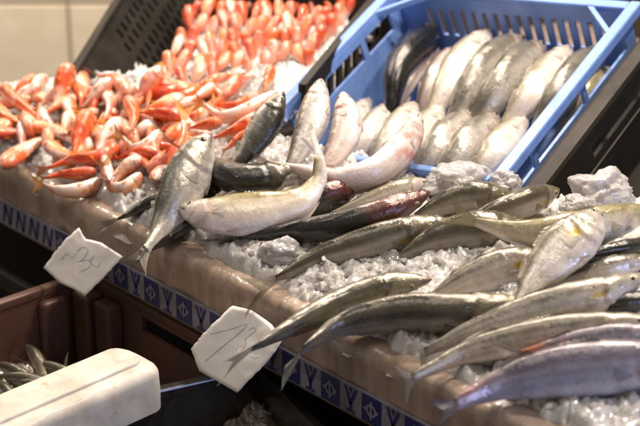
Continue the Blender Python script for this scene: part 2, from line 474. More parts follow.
    if eyes:
        for s in (1, -1):
            ue = .095 if kind != 'red' else .10
            p, T, D, Lat = fr(ue)
            a = math.acos(.42) * s
            y, x, *_ = surf(ue, a)
            ctr = p + D * (y * hR) + Lat * (x * hR)
            nrm = (D * .30 + Lat * (s * 1.)).normalized()
            re = hR * (.185 if kind != 'red' else .18)
            ctr -= nrm * re * .46
            t1 = T - nrm * T.dot(nrm); t1.normalize(); t2 = nrm.cross(t1)
            ev, ef, em = [ctr + nrm * re * .62], [], []
            K = 14
            angs = (.26, .46, .56, .85, 1.1, 1.4)
            for b_ in angs:
                for k in range(K):
                    f = 2 * PI * k / K
                    ev.append(ctr + nrm * (re * .62 * math.cos(b_)) + (t1 * math.cos(f) + t2 * math.sin(f)) * re * math.sin(b_))
            for k in range(K):
                ef.append((0, 1 + k, 1 + (k + 1) % K)); em.append(0)
            for r_ in range(len(angs) - 1):
                for k in range(K):
                    a0 = 1 + r_ * K; b0 = a0 + K
                    ef.append((a0 + k, b0 + k, b0 + (k + 1) % K, a0 + (k + 1) % K)); em.append(0 if r_ < 2 else 1)
            link('eye', [v - base for v in ev], ef, None, body, True, [M['pupil'], M['iris_red'] if kind == 'red' else M['iris']], em)
    def fin(nm, grid, c0, c1, par=root):
        nu, nv = len(grid), len(grid[0])
        vs, cs, uv = [], [], []
        for i, r_ in enumerate(grid):
            for j, P in enumerate(r_):
                vs.append(P - base); cs.append(lerp(c0, c1, i / (nu - 1))); uv.append((i / (nu - 1), j / (nv - 1)))
        fs = [(i * nv + j, i * nv + j + 1, (i + 1) * nv + j + 1, (i + 1) * nv + j) for i in range(nu - 1) for j in range(nv - 1)]
        f = link(nm, vs, fs, fm, par); setcol(f, cs); setuv(f, uv); return f
    # tail
    if tail_len:
        p, T, D, Lat = fr(1.)
        tdir = T
        if tail is not None:
            tl = (tail - p).length; tdir = (tail - p).normalized()
        else: tl = tail_len * Lt
        D2 = (D - tdir * D.dot(tdir)).normalized(); L2 = D2.cross(tdir)
        hb = interp(S['d'], 1.) * hR
        grid = []
        curl = rnd.uniform(-.10, .10)
        for i in range(11):
            t = i / 10; row = []
            for j in range(21):
                s = j / 10 - 1
                reach = 1 - tail_fork * (1 - abs(s)) ** .85
                half = hb * (1 - t) ** 2 + tail_spread * hR * (t ** .85) * (.55 + .35 * t)
                fw = t * tl * reach * (1 - .10 * s * s)
                P = p - tdir * (hb * .5) + tdir * fw + D2 * (s * half) + L2 * (curl * tl * t * t + .05 * tl * math.sin(s * 3 + seed) * t)
                row.append(P)
            grid.append(row)
        dk = tuple(k * .8 for k in C['fin'])
        fin('tail_fin', grid, lerp(C['flank'], C['fin'], .7), lerp(dk, (.7, .62, .3), .0), root)
    if fins:
        def ridge(nm, u0, u1, sign, hgt, spiny):
            grid = [[], [], [], []]
            for j in range(19):
                t = j / 18; u = u0 + (u1 - u0) * t
                p, T, D, Lat = fr(u)
                h = interp(S['d'] if sign > 0 else S['v'], u) * hR
                prof = min(1, t * 6) * (1 - .75 * t)
                if spiny: prof *= .8 + .2 * math.cos(j * PI)
                for r_ in range(4):
                    k = r_ / 3
                    grid[r_].append(p + D * (sign * (h * .965 + hgt * hR * prof * k)) + T * (k * hgt * hR * .8) + Lat * (k * k * .10 * hR * math.sin(seed * 3 + t * 4)))
            fin(nm, grid, lerp(C['back'] if sign > 0 else C['belly'], C['fin'], .5), C['fin'])
        ridge('dorsal_fin', .34, .54, 1, .24, True)
        ridge('dorsal_fin', .60, .76, 1, .22, False)
        ridge('anal_fin', .64, .76, -1, .24, False)
        for s in (1, -1):
            for nm, u0, a0, ln, wd in (('pectoral_fin', ug0 + .025, 1.75, .50, .24), ('pelvic_fin', .33, 2.75, .50, .22)):
                if kind == 'red': ln *= 1.0
                grid = []
                for i in range(7):
                    t = i / 6; row = []
                    u = u0 + t * ln * hR / Lt * 1.25
                    p, T, D, Lat = fr(min(1, u))
                    for j in range(9):
                        k = j / 8 - .5
                        a = (a0 + k * wd * (.35 + 1.5 * t) * 1.3 - .12 * t) * s
                        uu = min(1, u - abs(k) * .10 * t * ln * hR / Lt)
                        y, x, *_ = surf(uu, a)
                        lift = 1.025 + .06 * t + .015 * math.sin(k * 9)
                        row.append(p + D * (y * hR * lift) + Lat * (x * hR * lift) - T * (abs(k) * .35 * t * ln * hR))
                    grid.append(row)
                cc = C['fin']
                if spot and nm == 'pectoral_fin': cc = lerp(cc, (.5, .36, .06), .25)
                fin(nm, grid, lerp(C['flank'], cc, .25), lerp(C['flank'], cc, .6))
    return root

ZPX = lambda p: (p - CAM).dot(CF) / FP
def bed_fish(name, pxs, R, q, kind, pal, label, e=None, tail=None, **kw):
    """pxs tail base -> snout, e = height of each point above the bed in mm (list or number)"""
    qq = math.radians(q)
    r = {'bass': .70, 'bream': .52, 'red': .66}[kind]
    fac = math.sqrt(math.cos(qq) ** 2 + (r * math.sin(qq)) ** 2)
    e = e if e is not None else R * .75
    es = list(e) if isinstance(e, (list, tuple)) else [e] * len(pxs)
    pts = [on_bed(x, y, h * .001) for (x, y), h in zip(pxs, es)]
    hR = R * ZPX(pts[len(pts) // 2]) / fac
    if tail: tail = on_bed(tail[0], tail[1], (tail[2] if len(tail) > 2 else es[0]) * .001)
    return build_fish(name, pts, hR, q, kind, pal, label, tail=tail, **kw)

# ------------------------------------------------------------------ the sea bass pile
F = bed_fish
n_ = 'sea_bass'
# around the left of the pile
F(n_, [(118, 219), (148, 204), (185, 194), (225, 186)], 10.5, 70, 'bass', 'dark', 'thin dark fish low on ice at far left, partly under the upright silver one', e=10, tail=(90, 233, 6), seed=1)
F(n_, [(150, 250), (172, 233), (200, 216), (236, 202)], 11, 75, 'bass', 'dark', 'dark fish whose tail lies right beneath the tail of the upright silver one', e=8, tail=(132, 268, 4), seed=2)
F(n_, [(178, 147), (205, 165), (240, 180), (275, 178), (300, 168)], 17, 80, 'bass', 'dark', 'dark glossy fish with its grey forked tail raised over the red mullet', e=[60, 40, 34, 34, 40], tail=(146, 124, 74), seed=3, tail_spread=1.1)
F('silver_bream', [(146, 250), (163, 223), (180, 193), (196, 162), (211, 133)], 23.5, 12, 'bream', 'bass', 'broad silver fish lying head up at left, tail hanging beside the upper note', e=[12, 28, 50, 66, 84], tail=(131, 274, 4), seed=4, tail_spread=.75, tail_fork=.6)
F(n_, [(228, 172), (250, 148), (268, 120), (284, 92)], 15, 165, 'bass', 'dark', 'dark backed fish standing head up between the red mullet and the blue crate', e=[40, 55, 75, 95], tail_len=0, seed=5)
F(n_, [(284, 178), (300, 150), (313, 118), (321, 79)], 15.5, 345, 'bass', 'silver', 'pale fish pointing straight up at the left corner of the blue crate', e=[34, 50, 70, 95], tail_len=0, seed=6, extra_red=(.05, .12))
F(n_, [(305, 178), (332, 158), (346, 128), (343, 92)], 15.5, 340, 'bass', 'pink', 'pale curved fish pointing up with a dark edged head, second from the crate corner', e=[30, 42, 62, 88], tail_len=0, seed=7, extra_red=(.1, .2))
F(n_, [(268, 164), (302, 172), (340, 181), (375, 174), (399, 154), (411, 135), (419, 112)], 17, 205, 'bass', 'pink', 'pinkish fish bent upward with raw red throat, in front of the blue crate', e=[46, 40, 34, 36, 42, 50, 62], tail=(226, 142, 56), seed=8, extra_red=(.30, .2), tail_spread=.9)
F(n_, [(205, 208), (245, 194), (290, 184), (330, 174)], 13.5, 20, 'bass', 'silver', 'silver fish mostly hidden behind the white curved one', e=26, tail_len=0, seed=9)
F(n_, [(262, 222), (300, 208), (335, 194), (362, 182)], 14.5, 60, 'bass', 'dark', 'dark fish with reddish brown head poking out behind the raised tail', e=24, tail_len=0, seed=10, red=(.7, .45))
F(n_, [(319, 156), (318, 182), (296, 204), (254, 213), (212, 215), (178, 208)], 21.5, 204, 'bass', 'white', 'white bellied fish with olive back, body bent and tail standing up, at the centre', e=[72, 48, 38, 36, 36, 38], tail=(299, 121, 98), seed=11, tail_spread=.62, tail_len=.2)
F(n_, [(240, 238), (285, 233), (335, 227), (382, 214), (430, 192)], 15.5, 62, 'bass', 'dark', 'long dark fish with a blood red head lying below the white bent one', e=[13, 20, 24, 28, 34], tail=(198, 244, 8), seed=12, red=(.6, .38), tail_spread=.8)
F(n_, [(276, 279), (318, 259), (368, 244), (412, 230), (446, 219)], 17.5, 42, 'bass', 'olive', 'olive grey fish on crushed ice whose tail fin spreads over the brown edge', e=[8, 12, 16, 20, 24], tail=(236, 302, 3), seed=13, spot=.5)
F(n_, [(400, 257), (435, 241), (475, 233), (528, 228)], 22, 40, 'bass', 'olive', 'olive fish with brown forked tail resting on ice behind two dark ones', e=[10, 14, 14, 14], tail=(370, 269, 8), seed=14)
F(n_, [(415, 216), (445, 203), (476, 196), (511, 194)], 15, 35, 'bass', 'olive', 'fish with a pointed dark snout in front of the blue crate corner', e=[14, 18, 22, 24], tail_len=0, seed=15)
F(n_, [(455, 226), (490, 214), (525, 203), (559, 189)], 14.5, 45, 'bass', 'olive', 'olive fish whose head points at the black crate, behind the yellow tailed one', e=[16, 18, 22, 26], tail_len=0, seed=16, spot=.5)
F(n_, [(474, 222), (520, 233), (570, 231), (615, 221), (652, 208)], 20, 18, 'bass', 'gold', 'golden backed fish with raised yellow forked tail, head at right of the pile', e=[42, 36, 34, 36, 38], tail=(438, 204, 58), seed=17, tail_spread=1.15)
F(n_, [(428, 300), (465, 282), (505, 268), (550, 254)], 20, 12, 'bass', 'cream', 'silver fish on its side, partly under the bream, yellow spot at its gill', e=[10, 14, 15, 18], tail_len=0, seed=18, spot=1)
F(n_, [(555, 266), (590, 256), (625, 249), (660, 243)], 9.5, 70, 'bass', 'dark', 'thin dark fish right of the bream, below the golden one', e=16, tail_len=0, seed=19)
F(n_, [(545, 287), (585, 275), (620, 266), (660, 258)], 11, 10, 'bass', 'silver', 'silver fish at right, sandwiched under the thin dark one', e=14, tail_len=0, seed=20)
F(n_, [(560, 318), (595, 309), (625, 304), (665, 300)], 12, 70, 'bass', 'dark', 'dark fish at the right, squeezed below the big silver flank', e=10, tail_len=0, seed=21)
F('silver_bream', [(512, 313), (532, 283), (560, 252), (582, 234), (603, 213)], 25.5, 345, 'bream', 'cream', 'silver bream lying head up on top of the pile with a yellow gill spot', e=[24, 36, 46, 52, 58], tail_len=0, seed=22, spot=1)
F(n_, [(252, 349), (292, 327), (342, 303), (390, 286), (432, 279)], 15, 58, 'bass', 'olive', 'slim olive grey fish with its tail across the lower price note', e=[18, 22, 22, 22, 22], tail=(208, 374, 14), seed=23, red=(.5, .045), tail_spread=.9)
F(n_, [(302, 350), (340, 326), (395, 314), (460, 312), (523, 300)], 20, 55, 'bass', 'olive', 'thick grey fish with pointed snout, its translucent tail drooping off the edge', e=[14, 20, 24, 24, 26], tail=(278, 388, -6), seed=24, tail_spread=.7)
F(n_, [(425, 352), (475, 331), (535, 313), (592, 297), (650, 274)], 21, 12, 'bass', 'cream', 'large silver fish across the lower right with yellow gill spot, above the pair', e=[16, 22, 24, 26, 28], tail_len=.07, seed=25, spot=1)
F(n_, [(412, 378), (470, 352), (540, 337), (600, 328), (665, 318)], 18.5, 14, 'bass', 'cream', 'silver fish with yellow gill, tucked above the orange tailed one', e=[12, 18, 22, 24, 24], tail_len=.07, seed=26, spot=1)
F(n_, [(520, 354), (560, 346), (605, 339), (665, 330)], 14.5, 15, 'bass', 'violet', 'mauve fish with an orange tail base at lower right', e=[22, 26, 28, 30], tail=(488, 361, 20), seed=27, orange_tail=.8, extra_red=(.8, .15))
F(n_, [(455, 405), (500, 385), (560, 372), (620, 366), (700, 356)], 28, 20, 'bass', 'violet', 'big bluish violet fish nearest to the viewer along the bottom right', e=[12, 20, 26, 28, 30], tail=(425, 418, 6), seed=28, orange_tail=.22, tail_spread=.7)
# low filler fish partly seen between the others
F(n_, [(330, 215), (365, 203), (400, 190), (430, 180)], 11, 20, 'bass', 'pale', 'pale fish lying behind the red headed dark one', e=16, tail_len=0, seed=29)

# ------------------------------------------------------------------ red mullet heap
R_ = 'red_mullet'
G1 = 'red mullet heaped loosely on the ice'
def RM(px, R, q, pal, label, e=14, tail=None, seed=0, **kw):
    kw.setdefault('tail_spread', 1.6); kw.setdefault('tail_len', .27)
    return bed_fish(R_, px, R * .95, q, 'red', pal, label, e=e, tail=tail, seed=seed, cat='fish', group=G1, NL=36, NR=20, **kw)
RM([(42, 184), (62, 191), (84, 189), (103, 178)], 8.5, 205, 'redpale', 'pale bellied red mullet curved upward at the front edge of the heap', 9, (28, 184, 8), 40)
RM([(44, 178), (60, 175), (78, 174), (97, 171)], 7, 60, 'red', 'deep red mullet inside the curve of the frontmost pale one', 14, (36, 180, 12), 41)
RM([(48, 168), (72, 160), (95, 159), (116, 150)], 9, 60, 'red', 'long red mullet lying just behind the frontmost curved pair', 22, None, 42)
RM([(106, 171), (112, 186), (127, 188), (141, 173)], 9, 205, 'redpale', 'small mullet bent like a hook, yellow tail upright, at the heap front', [30, 16, 14, 20], (103, 153, 44), 43, tail_spread=1.5)
RM([(112, 176), (120, 171), (134, 163)], 7, 90, 'redpale', 'small pinkish mullet head behind the hooked one', 24, None, 44)
RM([(184, 120), (183, 138), (171, 160), (152, 177)], 10.5, 150, 'red', 'bright red mullet with its tail raised high beside the grey forked tail', [60, 46, 30, 18], (183, 98, 74), 45)
RM([(185, 170), (172, 173), (155, 177)], 7, 30, 'redpale', 'small mullet head peeping out left of the broad silver fish', 12, None, 46)
RM([(122, 137), (134, 148), (150, 145), (160, 130)], 9, 205, 'redpale', 'curled mullet with orange forked tail in the middle of the heap', [40, 30, 30, 36], (106, 128, 50), 47, tail_spread=1.5)
RM([(75, 155), (78, 140), (84, 127), (91, 113)], 12, 60, 'redpeach', 'plump pink mullet lying head up in the middle of the heap', [24, 30, 36, 42], None, 48)
RM([(96, 158), (103, 143), (112, 130), (121, 118)], 9.5, 240, 'redpale', 'whitish mullet belly up next to the plump pink one', [24, 30, 34, 38], None, 49)
RM([(52, 134), (36, 142), (18, 154), (2, 166)], 10, 60, 'redpeach', 'mullet pointing down left at the left front of the heap', 16, None, 50)
RM([(32, 131), (18, 133), (-6, 134)], 6.5, 60, 'red', 'slim red mullet lying at the left border above the down pointing one', 16, None, 51)
RM([(54, 110), (61, 88), (71, 64)], 10.5, 70, 'redpeach', 'mullet standing head up at the top left against the tiled wall', [20, 34, 54], None, 52)
RM([(82, 108), (95, 95), (111, 78)], 8, 220, 'redpale', 'small mullet tilted head up beneath the black crate', [22, 32, 46], None, 53)
RM([(133, 105), (145, 90), (161, 66)], 10, 215, 'redpale', 'pale mullet reaching up to the lower corner of the black crate', [20, 34, 56], None, 54)
RM([(2, 108), (20, 98), (41, 84)], 8.5, 215, 'redpale', 'pale pink mullet sloping up at the left border of the heap', [18, 24, 32], None, 55)
RM([(131, 132), (134, 115), (128, 100)], 7.5, 100, 'redpeach', 'orange mullet with tail in the air in the middle back of the heap', [44, 38, 30], None, 56)
RM([(140, 112), (160, 114), (182, 117)], 8, 60, 'red', 'red mullet lying level left of the raised red tail', 34, None, 57)
RM([(203, 104), (222, 116), (248, 111), (277, 92)], 9.5, 205, 'redpale', 'big white and pink mullet behind the dark upright fish head', [44, 40, 42, 52], (190, 100, 46), 58)
RM([(208, 110), (225, 96), (241, 76)], 8.5, 60, 'redpeach', 'mullet pointing up on the bare ice behind the heap', [20, 26, 40], None, 59)
RM([(266, 90), (268, 79), (273, 67)], 6.5, 60, 'redpeach', 'short orange mullet stuck in ice left of the blue crate corner', [14, 20, 30], None, 60)
RM([(214, 138), (236, 130), (264, 117)], 9.5, 60, 'red', 'glossy red mullet right behind the broad silver fish head', 40, None, 61)
RM([(225, 150), (238, 140), (258, 132)], 7, 60, 'redpeach', 'orange red mullet squeezed against the dark upright fish', 40, None, 62)
RM([(190, 128), (205, 125), (222, 122)], 7, 60, 'redpeach', 'orange mullet just above the silver fish head', 40, None, 63)
rr = random.Random(5)
spots = []
tries = 0
while len(spots) < 80 and tries < 4000:
    tries += 1
    x = rr.uniform(-15, 245); y = rr.uniform(84, 172)
    front = 128 + .40 * x
    back = 96 if x < 120 else 96
    if y > min(front, 172) or (x > 200 and y > 118): continue
    if any((x - a) ** 2 + ((y - b) * 1.5) ** 2 < 13.5 ** 2 for a, b in spots): continue
    spots.append((x, y))
for i, (x, y) in enumerate(spots):
    a = rr.choice((0, 1, 1, 2)) * PI / 3 + rr.uniform(-.5, .5) + (PI if rr.random() < .4 else 0)
    ln = rr.uniform(20, 27); bend = rr.uniform(-.5, .5); ca, sa = math.cos(a), -math.sin(a) * .6
    mx, my = -sa * bend * 12, ca * bend * 12
    e0 = rr.uniform(10, 22); tilt = rr.uniform(-9, 14)
    RM([(x - ca * ln, y - sa * ln), (x + mx, y + my), (x + ca * ln, y + sa * ln)], rr.uniform(6.6, 8.6), rr.choice((50, 70, 110, 150, 210, 235)),
       rr.choice(('red', 'redpeach', 'redpeach', 'redpale', 'redpale')), 'small orange red mullet jumbled with others in the blurred heap',
       [e0 - tilt * .4, e0 + 6, e0 + tilt], None, 100 + i, fins=False)

# ------------------------------------------------------------------ rows of red mullet in the far crate
G2 = 'red mullet packed in rows in the far crate'
rowdefs = [(166, 73, 212, 70), (170, 61, 262, 62), (178, 47, 310, 52), (183, 34, 322, 40), (188, 21, 332, 27), (195, 9, 340, 14), (202, -3, 350, 2)]
idx = 0
for ri, (x0, y0, x1, y1) in enumerate(rowdefs):
    n = max(3, int((x1 - x0) / 10.8))
    for k in range(n):
        t = k / max(1, n - 1)
        x = x0 + (x1 - x0) * t + rr.uniform(-2.5, 2.5); y = y0 + (y1 - y0) * t + rr.uniform(-2, 2)
        if rr.random() < .07: continue
        lean = rr.uniform(-8, 15); up = rr.uniform(-2, 7); tf = rr.random() < .3
        bed_fish(R_, [(x - lean, y + 15), (x - lean * .2 + rr.uniform(-2, 2), y + 6), (x + lean * .4, y - 7 - up)], rr.uniform(5.2, 7.0), rr.uniform(35, 145), 'red', rr.choice(('red', 'red', 'redpeach')),
                 'small red mullet packed head up in the far rows', e=[2, 12 + rr.uniform(-3, 5), 24 + up], tail_len=.3 if tf else 0, seed=300 + idx, group=G2, NL=18, NR=12, fins=False, eyes=True, pale_tail=rr.uniform(.0, .4))
        idx += 1

# ------------------------------------------------------------------ blue crate
def crate_root(name, p, label, cat='crate'):
    return empty(name, p, label, cat)
c0 = bl(0, 0, -.15)
bc = crate_root('fish_crate', c0, 'light blue slotted plastic crate tilted up, full of pale fish')
hw, hd = BW / 2, BD / 2
DEP = -.15
mb = MB()
ly = lambda t: hd - t * BD
holes = [(ly(b), ly(a), -.050, -.022) for a, b in ((.09, .27), (.30, .58), (.62, .74), (.78, .95))] + [(ly(.135), ly(.115), -.075, -.063)]
mb.panel(lambda u, v, t: bl(-hw + t, u, v), -hd, hd, DEP, -.008, .0045, holes)
mb.build('side_wall', M['blue'], bc, c0)
mb = MB()
holes = [(-hw + .048 + k * .0186, -hw + .057 + k * .0186, -.072, -.028) for k in range(16)]
mb.panel(lambda u, v, t: bl(u, hd - t, v), -hw + .005, hw - .005, DEP, -.008, .0045, holes)
mb.build('end_wall', M['blue'], bc, c0)
mb = MB()
holes = [(-hd + a * BD, -hd + b * BD, -.052, -.016) for a, b in ((.05, .235), (.26, .60), (.625, .93))]
mb.panel(lambda u, v, t: bl(hw - t, u, v), -hd, hd, DEP, -.008, .0045, holes)
mb.build('side_wall', M['blue'], bc, c0)
mb = MB()
mb.panel(lambda u, v, t: bl(u, -hd + t, v), -hw + .005, hw - .005, DEP, -.008, .0045, [])
mb.build('end_wall', M['blue'], bc, c0)
mb = MB()
w = .013
mb.box(bl, (-hw - w, -hd - .004, -.016), (-hw + .004, hd + w, .0)); mb.box(bl, (hw - .004, -hd - .004, -.016), (hw + w, hd + w, .0))
mb.box(bl, (-hw + .004, hd - .004, -.017), (hw - .004, hd + w, -.001)); mb.box(bl, (-hw + .004, -hd - .006, -.015), (hw - .004, -hd + .005, -.001))
mb.build('rim', M['blue'], bc, c0, .003)
for sx in (1, -1):
    mb = MB(); i0 = 0
    for z in (-.013, -.003):
        for (a, b) in ((-.060, 0), (-.050, 0), (0, -.050), (0, -.060)): mb.v.append(bl(sx * (hw - .002 + a), hd - .002 + b, z))
    for f in ((0, 1, 2, 3), (7, 6, 5, 4), (0, 4, 5, 1), (1, 5, 6, 2), (2, 6, 7, 3), (3, 7, 4, 0)): mb.f.append(f); mb.m.append(0)
    mb.build('corner_brace', M['blue'], bc, c0, .001)
mb = MB(); mb.box(bl, (-hw + .005, -hd + .005, DEP), (hw - .005, hd - .005, DEP + .005)); mb.build('crate_floor', M['blue'], bc, c0)

def crate_fish(px, R, q, pal, label, z, seed, kind='bass', **kw):
    zs = list(z) if isinstance(z, (tuple, list)) else [z] * len(px)
    pts = [on_crate(x, y, zz) for (x, y), zz in zip(px, zs)]
    qq = math.radians(q); fac = math.sqrt(math.cos(qq) ** 2 + (.7 * math.sin(qq)) ** 2)
    hR = R * ZPX(pts[1]) / fac
    kw.setdefault('tail_len', 0)
    build_fish('sea_bass', pts, hR, q, kind, pal, label, seed=seed, group='fish laid in two rows in the blue crate', NL=48, NR=28, **kw)
B = 'back row of the blue crate'
def row(px, R, q, pal, label, seed, zm=-.046, **kw):
    # tail base is sunk under the row in front, the middle arches up
    (xa, ya), (xb, yb), (xc, yc) = px
    base = (xa - (xb - xa) * .9, ya - (yb - ya) * .9)
    crate_fish([base, (xa, ya), (xb, yb), (xc, yc)], R * 1.14, q, pal, label, [zm - .045, zm - .012, zm + .006, zm - .018], seed, **kw)
row([(392, 102), (400, 66), (434, 28)], 15, 95, 'black', 'black backed shiny fish lying against the left wall of the blue crate', 70, -.05)
row([(392, 104), (412, 72), (438, 46)], 12.5, 350, 'pink', 'pinkish pale fish beside the black backed one in the ' + B, 71, -.075, extra_red=(.12, .3))
row([(424, 106), (437, 76), (455, 48)], 12, 350, 'pink', 'second pale fish from the black one in the ' + B, 72, -.068)
row([(437, 108), (458, 70), (489, 31)], 16.5, 340, 'pale', 'third pale fish from the black one, wide, in the ' + B, 73, extra_red=(.05, .12))
row([(460, 112), (484, 72), (523, 36)], 17.5, 30, 'silver', 'fourth pale fish from the black one in the ' + B, 74)
row([(482, 116), (508, 80), (543, 43)], 18.5, 25, 'silver', 'fifth pale fish from the black one in the ' + B, 75)
row([(513, 118), (538, 86), (570, 46)], 15.5, 345, 'pale', 'sixth pale fish from the black one in the ' + B, 76)
row([(545, 120), (566, 88), (603, 48)], 17, 30, 'silver', 'seventh pale fish from the black one in the ' + B, 77)
row([(570, 122), (590, 96), (612, 68)], 12, 35, 'gold', 'golden fish seen through the gap in the right wall of the blue crate', 78, -.07)
Fr = 'front row of the blue crate'
row([(332, 156), (350, 125), (370, 99)], 11, 345, 'pale', 'leftmost pale fish in the ' + Fr, 80, -.075)
row([(352, 160), (370, 132), (392, 104)], 12.5, 345, 'pale', 'second fish from the left in the ' + Fr, 81, -.065)
row([(376, 166), (395, 134), (415, 103)], 13.5, 345, 'pale', 'third fish from the left in the ' + Fr, 82)
row([(398, 170), (418, 139), (442, 106)], 14, 350, 'pale', 'fourth fish from the left in the ' + Fr, 83)
row([(422, 176), (443, 143), (472, 112)], 15.5, 5, 'silver', 'fifth fish from the left in the ' + Fr, 84)
row([(446, 180), (468, 146), (498, 115)], 16, 10, 'silver', 'sixth fish from the left in the ' + Fr, 85)
row([(478, 178), (498, 148), (526, 118)], 14, 345, 'pale', 'rightmost fish in the ' + Fr, 86)

# ------------------------------------------------------------------ dark crate at right of it
dc0 = bl(hw + .05, 0, -.13)
dc = crate_root('dark_crate', dc0, 'black plastic crate with a long slot standing right of the blue one')
mb = MB()
x0 = hw + .022
mb.panel(lambda u, v, t: bl(x0 + .012 + t, u, v), -hd - .02, hd + .06, -.19, -.040, .006, [(-.03, .150, -.082, -.066)])
mb.build('side_wall', M['black'], dc, dc0)
mb = MB()
mb.box(bl, (x0 - .004, -hd - .022, -.046), (x0 + .019, hd + .06, -.036)); mb.box(bl, (x0 + .018, -hd - .02, -.096), (x0 + .0215, hd + .05, -.093))
mb.box(bl, (x0 + .019, hd + .03, -.046), (x0 + .5, hd + .06, -.036))
mb.build('rim', M['lit_rim'], dc, dc0, .003)
mb = MB(); mb.box(bl, (x0 + .018, hd + .04, -.19), (x0 + .5, hd + .046, -.046)); mb.build('end_wall', M['black'], dc, dc0)
mb = MB(); mb.box(bl, (x0 + .018, -hd + .03, -.165), (x0 + .5, hd + .04, -.16)); mb.build('crate_floor', M['black'], dc, dc0)

# black rail of the far crate (right wall of the red mullet rows) and its back wall
pA, pB = on_bed(292, 96, 62), on_bed(292, 96, 62)
def rail(name, px0, px1, e0, drop, th, m, parent, off):
    a, b = on_bed(*px0, e0), on_bed(*px1, e0)
    d = (b - a); side = Vector((d.y, -d.x, 0)).normalized()
    mbb = MB()
    fn = lambda u, v, t: a + d * u + side * t + Vector((0, 0, v))
    Ld = d.length
    hs = [(k / 9 + .02, k / 9 + .085, -drop * .75, -drop * .3) for k in range(9)]
    mbb.panel(fn, 0, 1, -drop, -.004, .006, hs)
    mbb.box(lambda x, y, z: a + d * y + side * x + Vector((0, 0, z)), (-.004, 0, -.012), (th, 1, 0))
    return mbb.build(name, m, parent, off)
rc0 = on_bed(290, 60, 0)
rc = crate_root('mullet_crate', rc0, 'black crate with perforated side wall holding the rows of red mullet')
rail('side_wall', (301, 84), (378, -10), .050, .09, .007, M['black'], rc, rc0)
a_, b_ = on_bed(196, -22, .06), on_bed(392, -16, .06)
mb = MB(); dd = b_ - a_
mb.panel(lambda u, v, t: a_ + dd * u + Vector((-dd.y, dd.x, 0)).normalized() * t + Vector((0, 0, v)), 0, 1, -.12, 0, .006, [])
mb.build('end_wall', M['black'], rc, rc0)

# ------------------------------------------------------------------ crushed ice
def facets(x, y, size, sd):
    """crystalline lumps: each cell of a jittered grid is a tilted plate at its own height"""
    gx, gy = x / size, y / size
    best = None
    ix, iy = math.floor(gx), math.floor(gy)
    for a in (-1, 0, 1):
        for b in (-1, 0, 1):
            cx, cy = ix + a, iy + b
            h = noise.cell_vector(Vector((cx + .5, cy + .5, sd)))
            px, py = cx + .5 + (h.x - .5) * .9, cy + .5 + (h.y - .5) * .9
            d = (gx - px) ** 2 + (gy - py) ** 2
            if best is None or d < best[0]: best = (d, px, py, h, cx, cy)
    d, px, py, h, cx, cy = best
    h2 = noise.cell_vector(Vector((cx + .5, cy + .5, sd + 31)))
    return size * ((h.z - .5) * .55 + (gx - px) * (h2.x - .5) * 1.1 + (gy - py) * (h2.y - .5) * 1.1 - d * .30)
HEAPS = ((255, 258, 42, 12, 6, 130), (330, 282, 34, 14, 5, 110), (395, 262, 20, 8, 4, 50), (200, 238, 26, 10, 3, 60),
                               (150, 222, 22, 9, 5, 50), (500, 200, 10, 8, 26, 30), (130, 195, 40, 10, 4, 80), (440, 265, 40, 12, 8, 80), (400, 340, 20, 8, 6, 50),
                               (595, 412, 45, 12, 2, 120), (505, 184, 14, 8, 30, 30), (240, 85, 55, 14, 10, 160), (60, 210, 40, 8, 2, 40))
HB = []
for (cx, cy, wx, wy, e, n) in HEAPS:
    p = on_bed(cx, cy, 0); s_ = ZPX(p)
    HB.append((p.x, p.y, wx * s_ * .9, 0.002 + .008 * min(1, n / 100)))
def heap_h(x, y):
    return sum(a * math.exp(-(((x - hx) ** 2 + (y - hy) ** 2) / (r * r))) for hx, hy, r, a in HB)
def bed_noise(x, y):
    p = Vector((x, y, 0))
    w_ = noise.noise(p * 60) * .0025; w2 = noise.noise(p * 60 + Vector((9, 9, 9))) * .004
    k = smooth(-.25, .3, noise.noise(p * 18))
    return heap_h(x, y) * smooth(.0, .03, y) + .007 * noise.noise(p * 26) + facets(x + w_, y + w2, .017, 1) * (.35 + .8 * k) + facets(x + w2 * .6, y + w_ * .6, .0068, 2) * 1.15 + facets(x, y, .0036, 3) * .7 + .0012 * noise.noise(p * 260)
def edge_y(x):
    return .012 + .016 * noise.noise(Vector((x * 9, 3, 0))) + .010 * noise.noise(Vector((x * 27, 8, 0)))
WB0, WB1 = CAM + (on_bed(128, 143) - CAM) * 1.085, CAM + (on_bed(215, -20) - CAM) * 1.03      # foot of the perforated crate wall
LB0, LB1 = on_bed(-60, 92), on_bed(165, 76)        # back edge of the heap at the left
DL0, DL1 = on_bed(512, 199), on_bed(660, 197)
EB0, EB1 = on_bed(196, -22, .06), on_bed(392, -16, .06)
RB0, RB1 = on_bed(166, 84), on_bed(206, -12)
RL0, RL1 = on_bed(301, 84, .050), on_bed(378, -10, .055)
def left_of(a, b, x, y): return (b.x - a.x) * (y - a.y) - (b.y - a.y) * (x - a.x)
def bed_ok(x, y):
    if left_of(EB0, EB1, x, y) > -.004: return False
    if left_of(RB0, RB1, x, y) > 0 and y > LB1.y: return False
    if left_of(WB0, WB1, x, y) > 0 and left_of(LB0, LB1, x, y) > 0: return False
    p = to_local(Vector((x, y, H(x, y))))
    if p.y > -hd + .01 and -hw + .008 < p.x < hw + .03: return False
    if left_of(RL0, RL1, x, y) < 0 and p.x < 0 and p.y > -hd + .06: return False
    if p.x >= hw - .02 and left_of(DL0, DL1, x, y) > 0: return False
    return True
GS = .0026
X0, X1, Y0, Y1 = -1.35, .62, -.012, 1.12
nx, ny = int((X1 - X0) / GS), int((Y1 - Y0) / GS)
vid, vs, fs, fm_ = {}, [], [], []
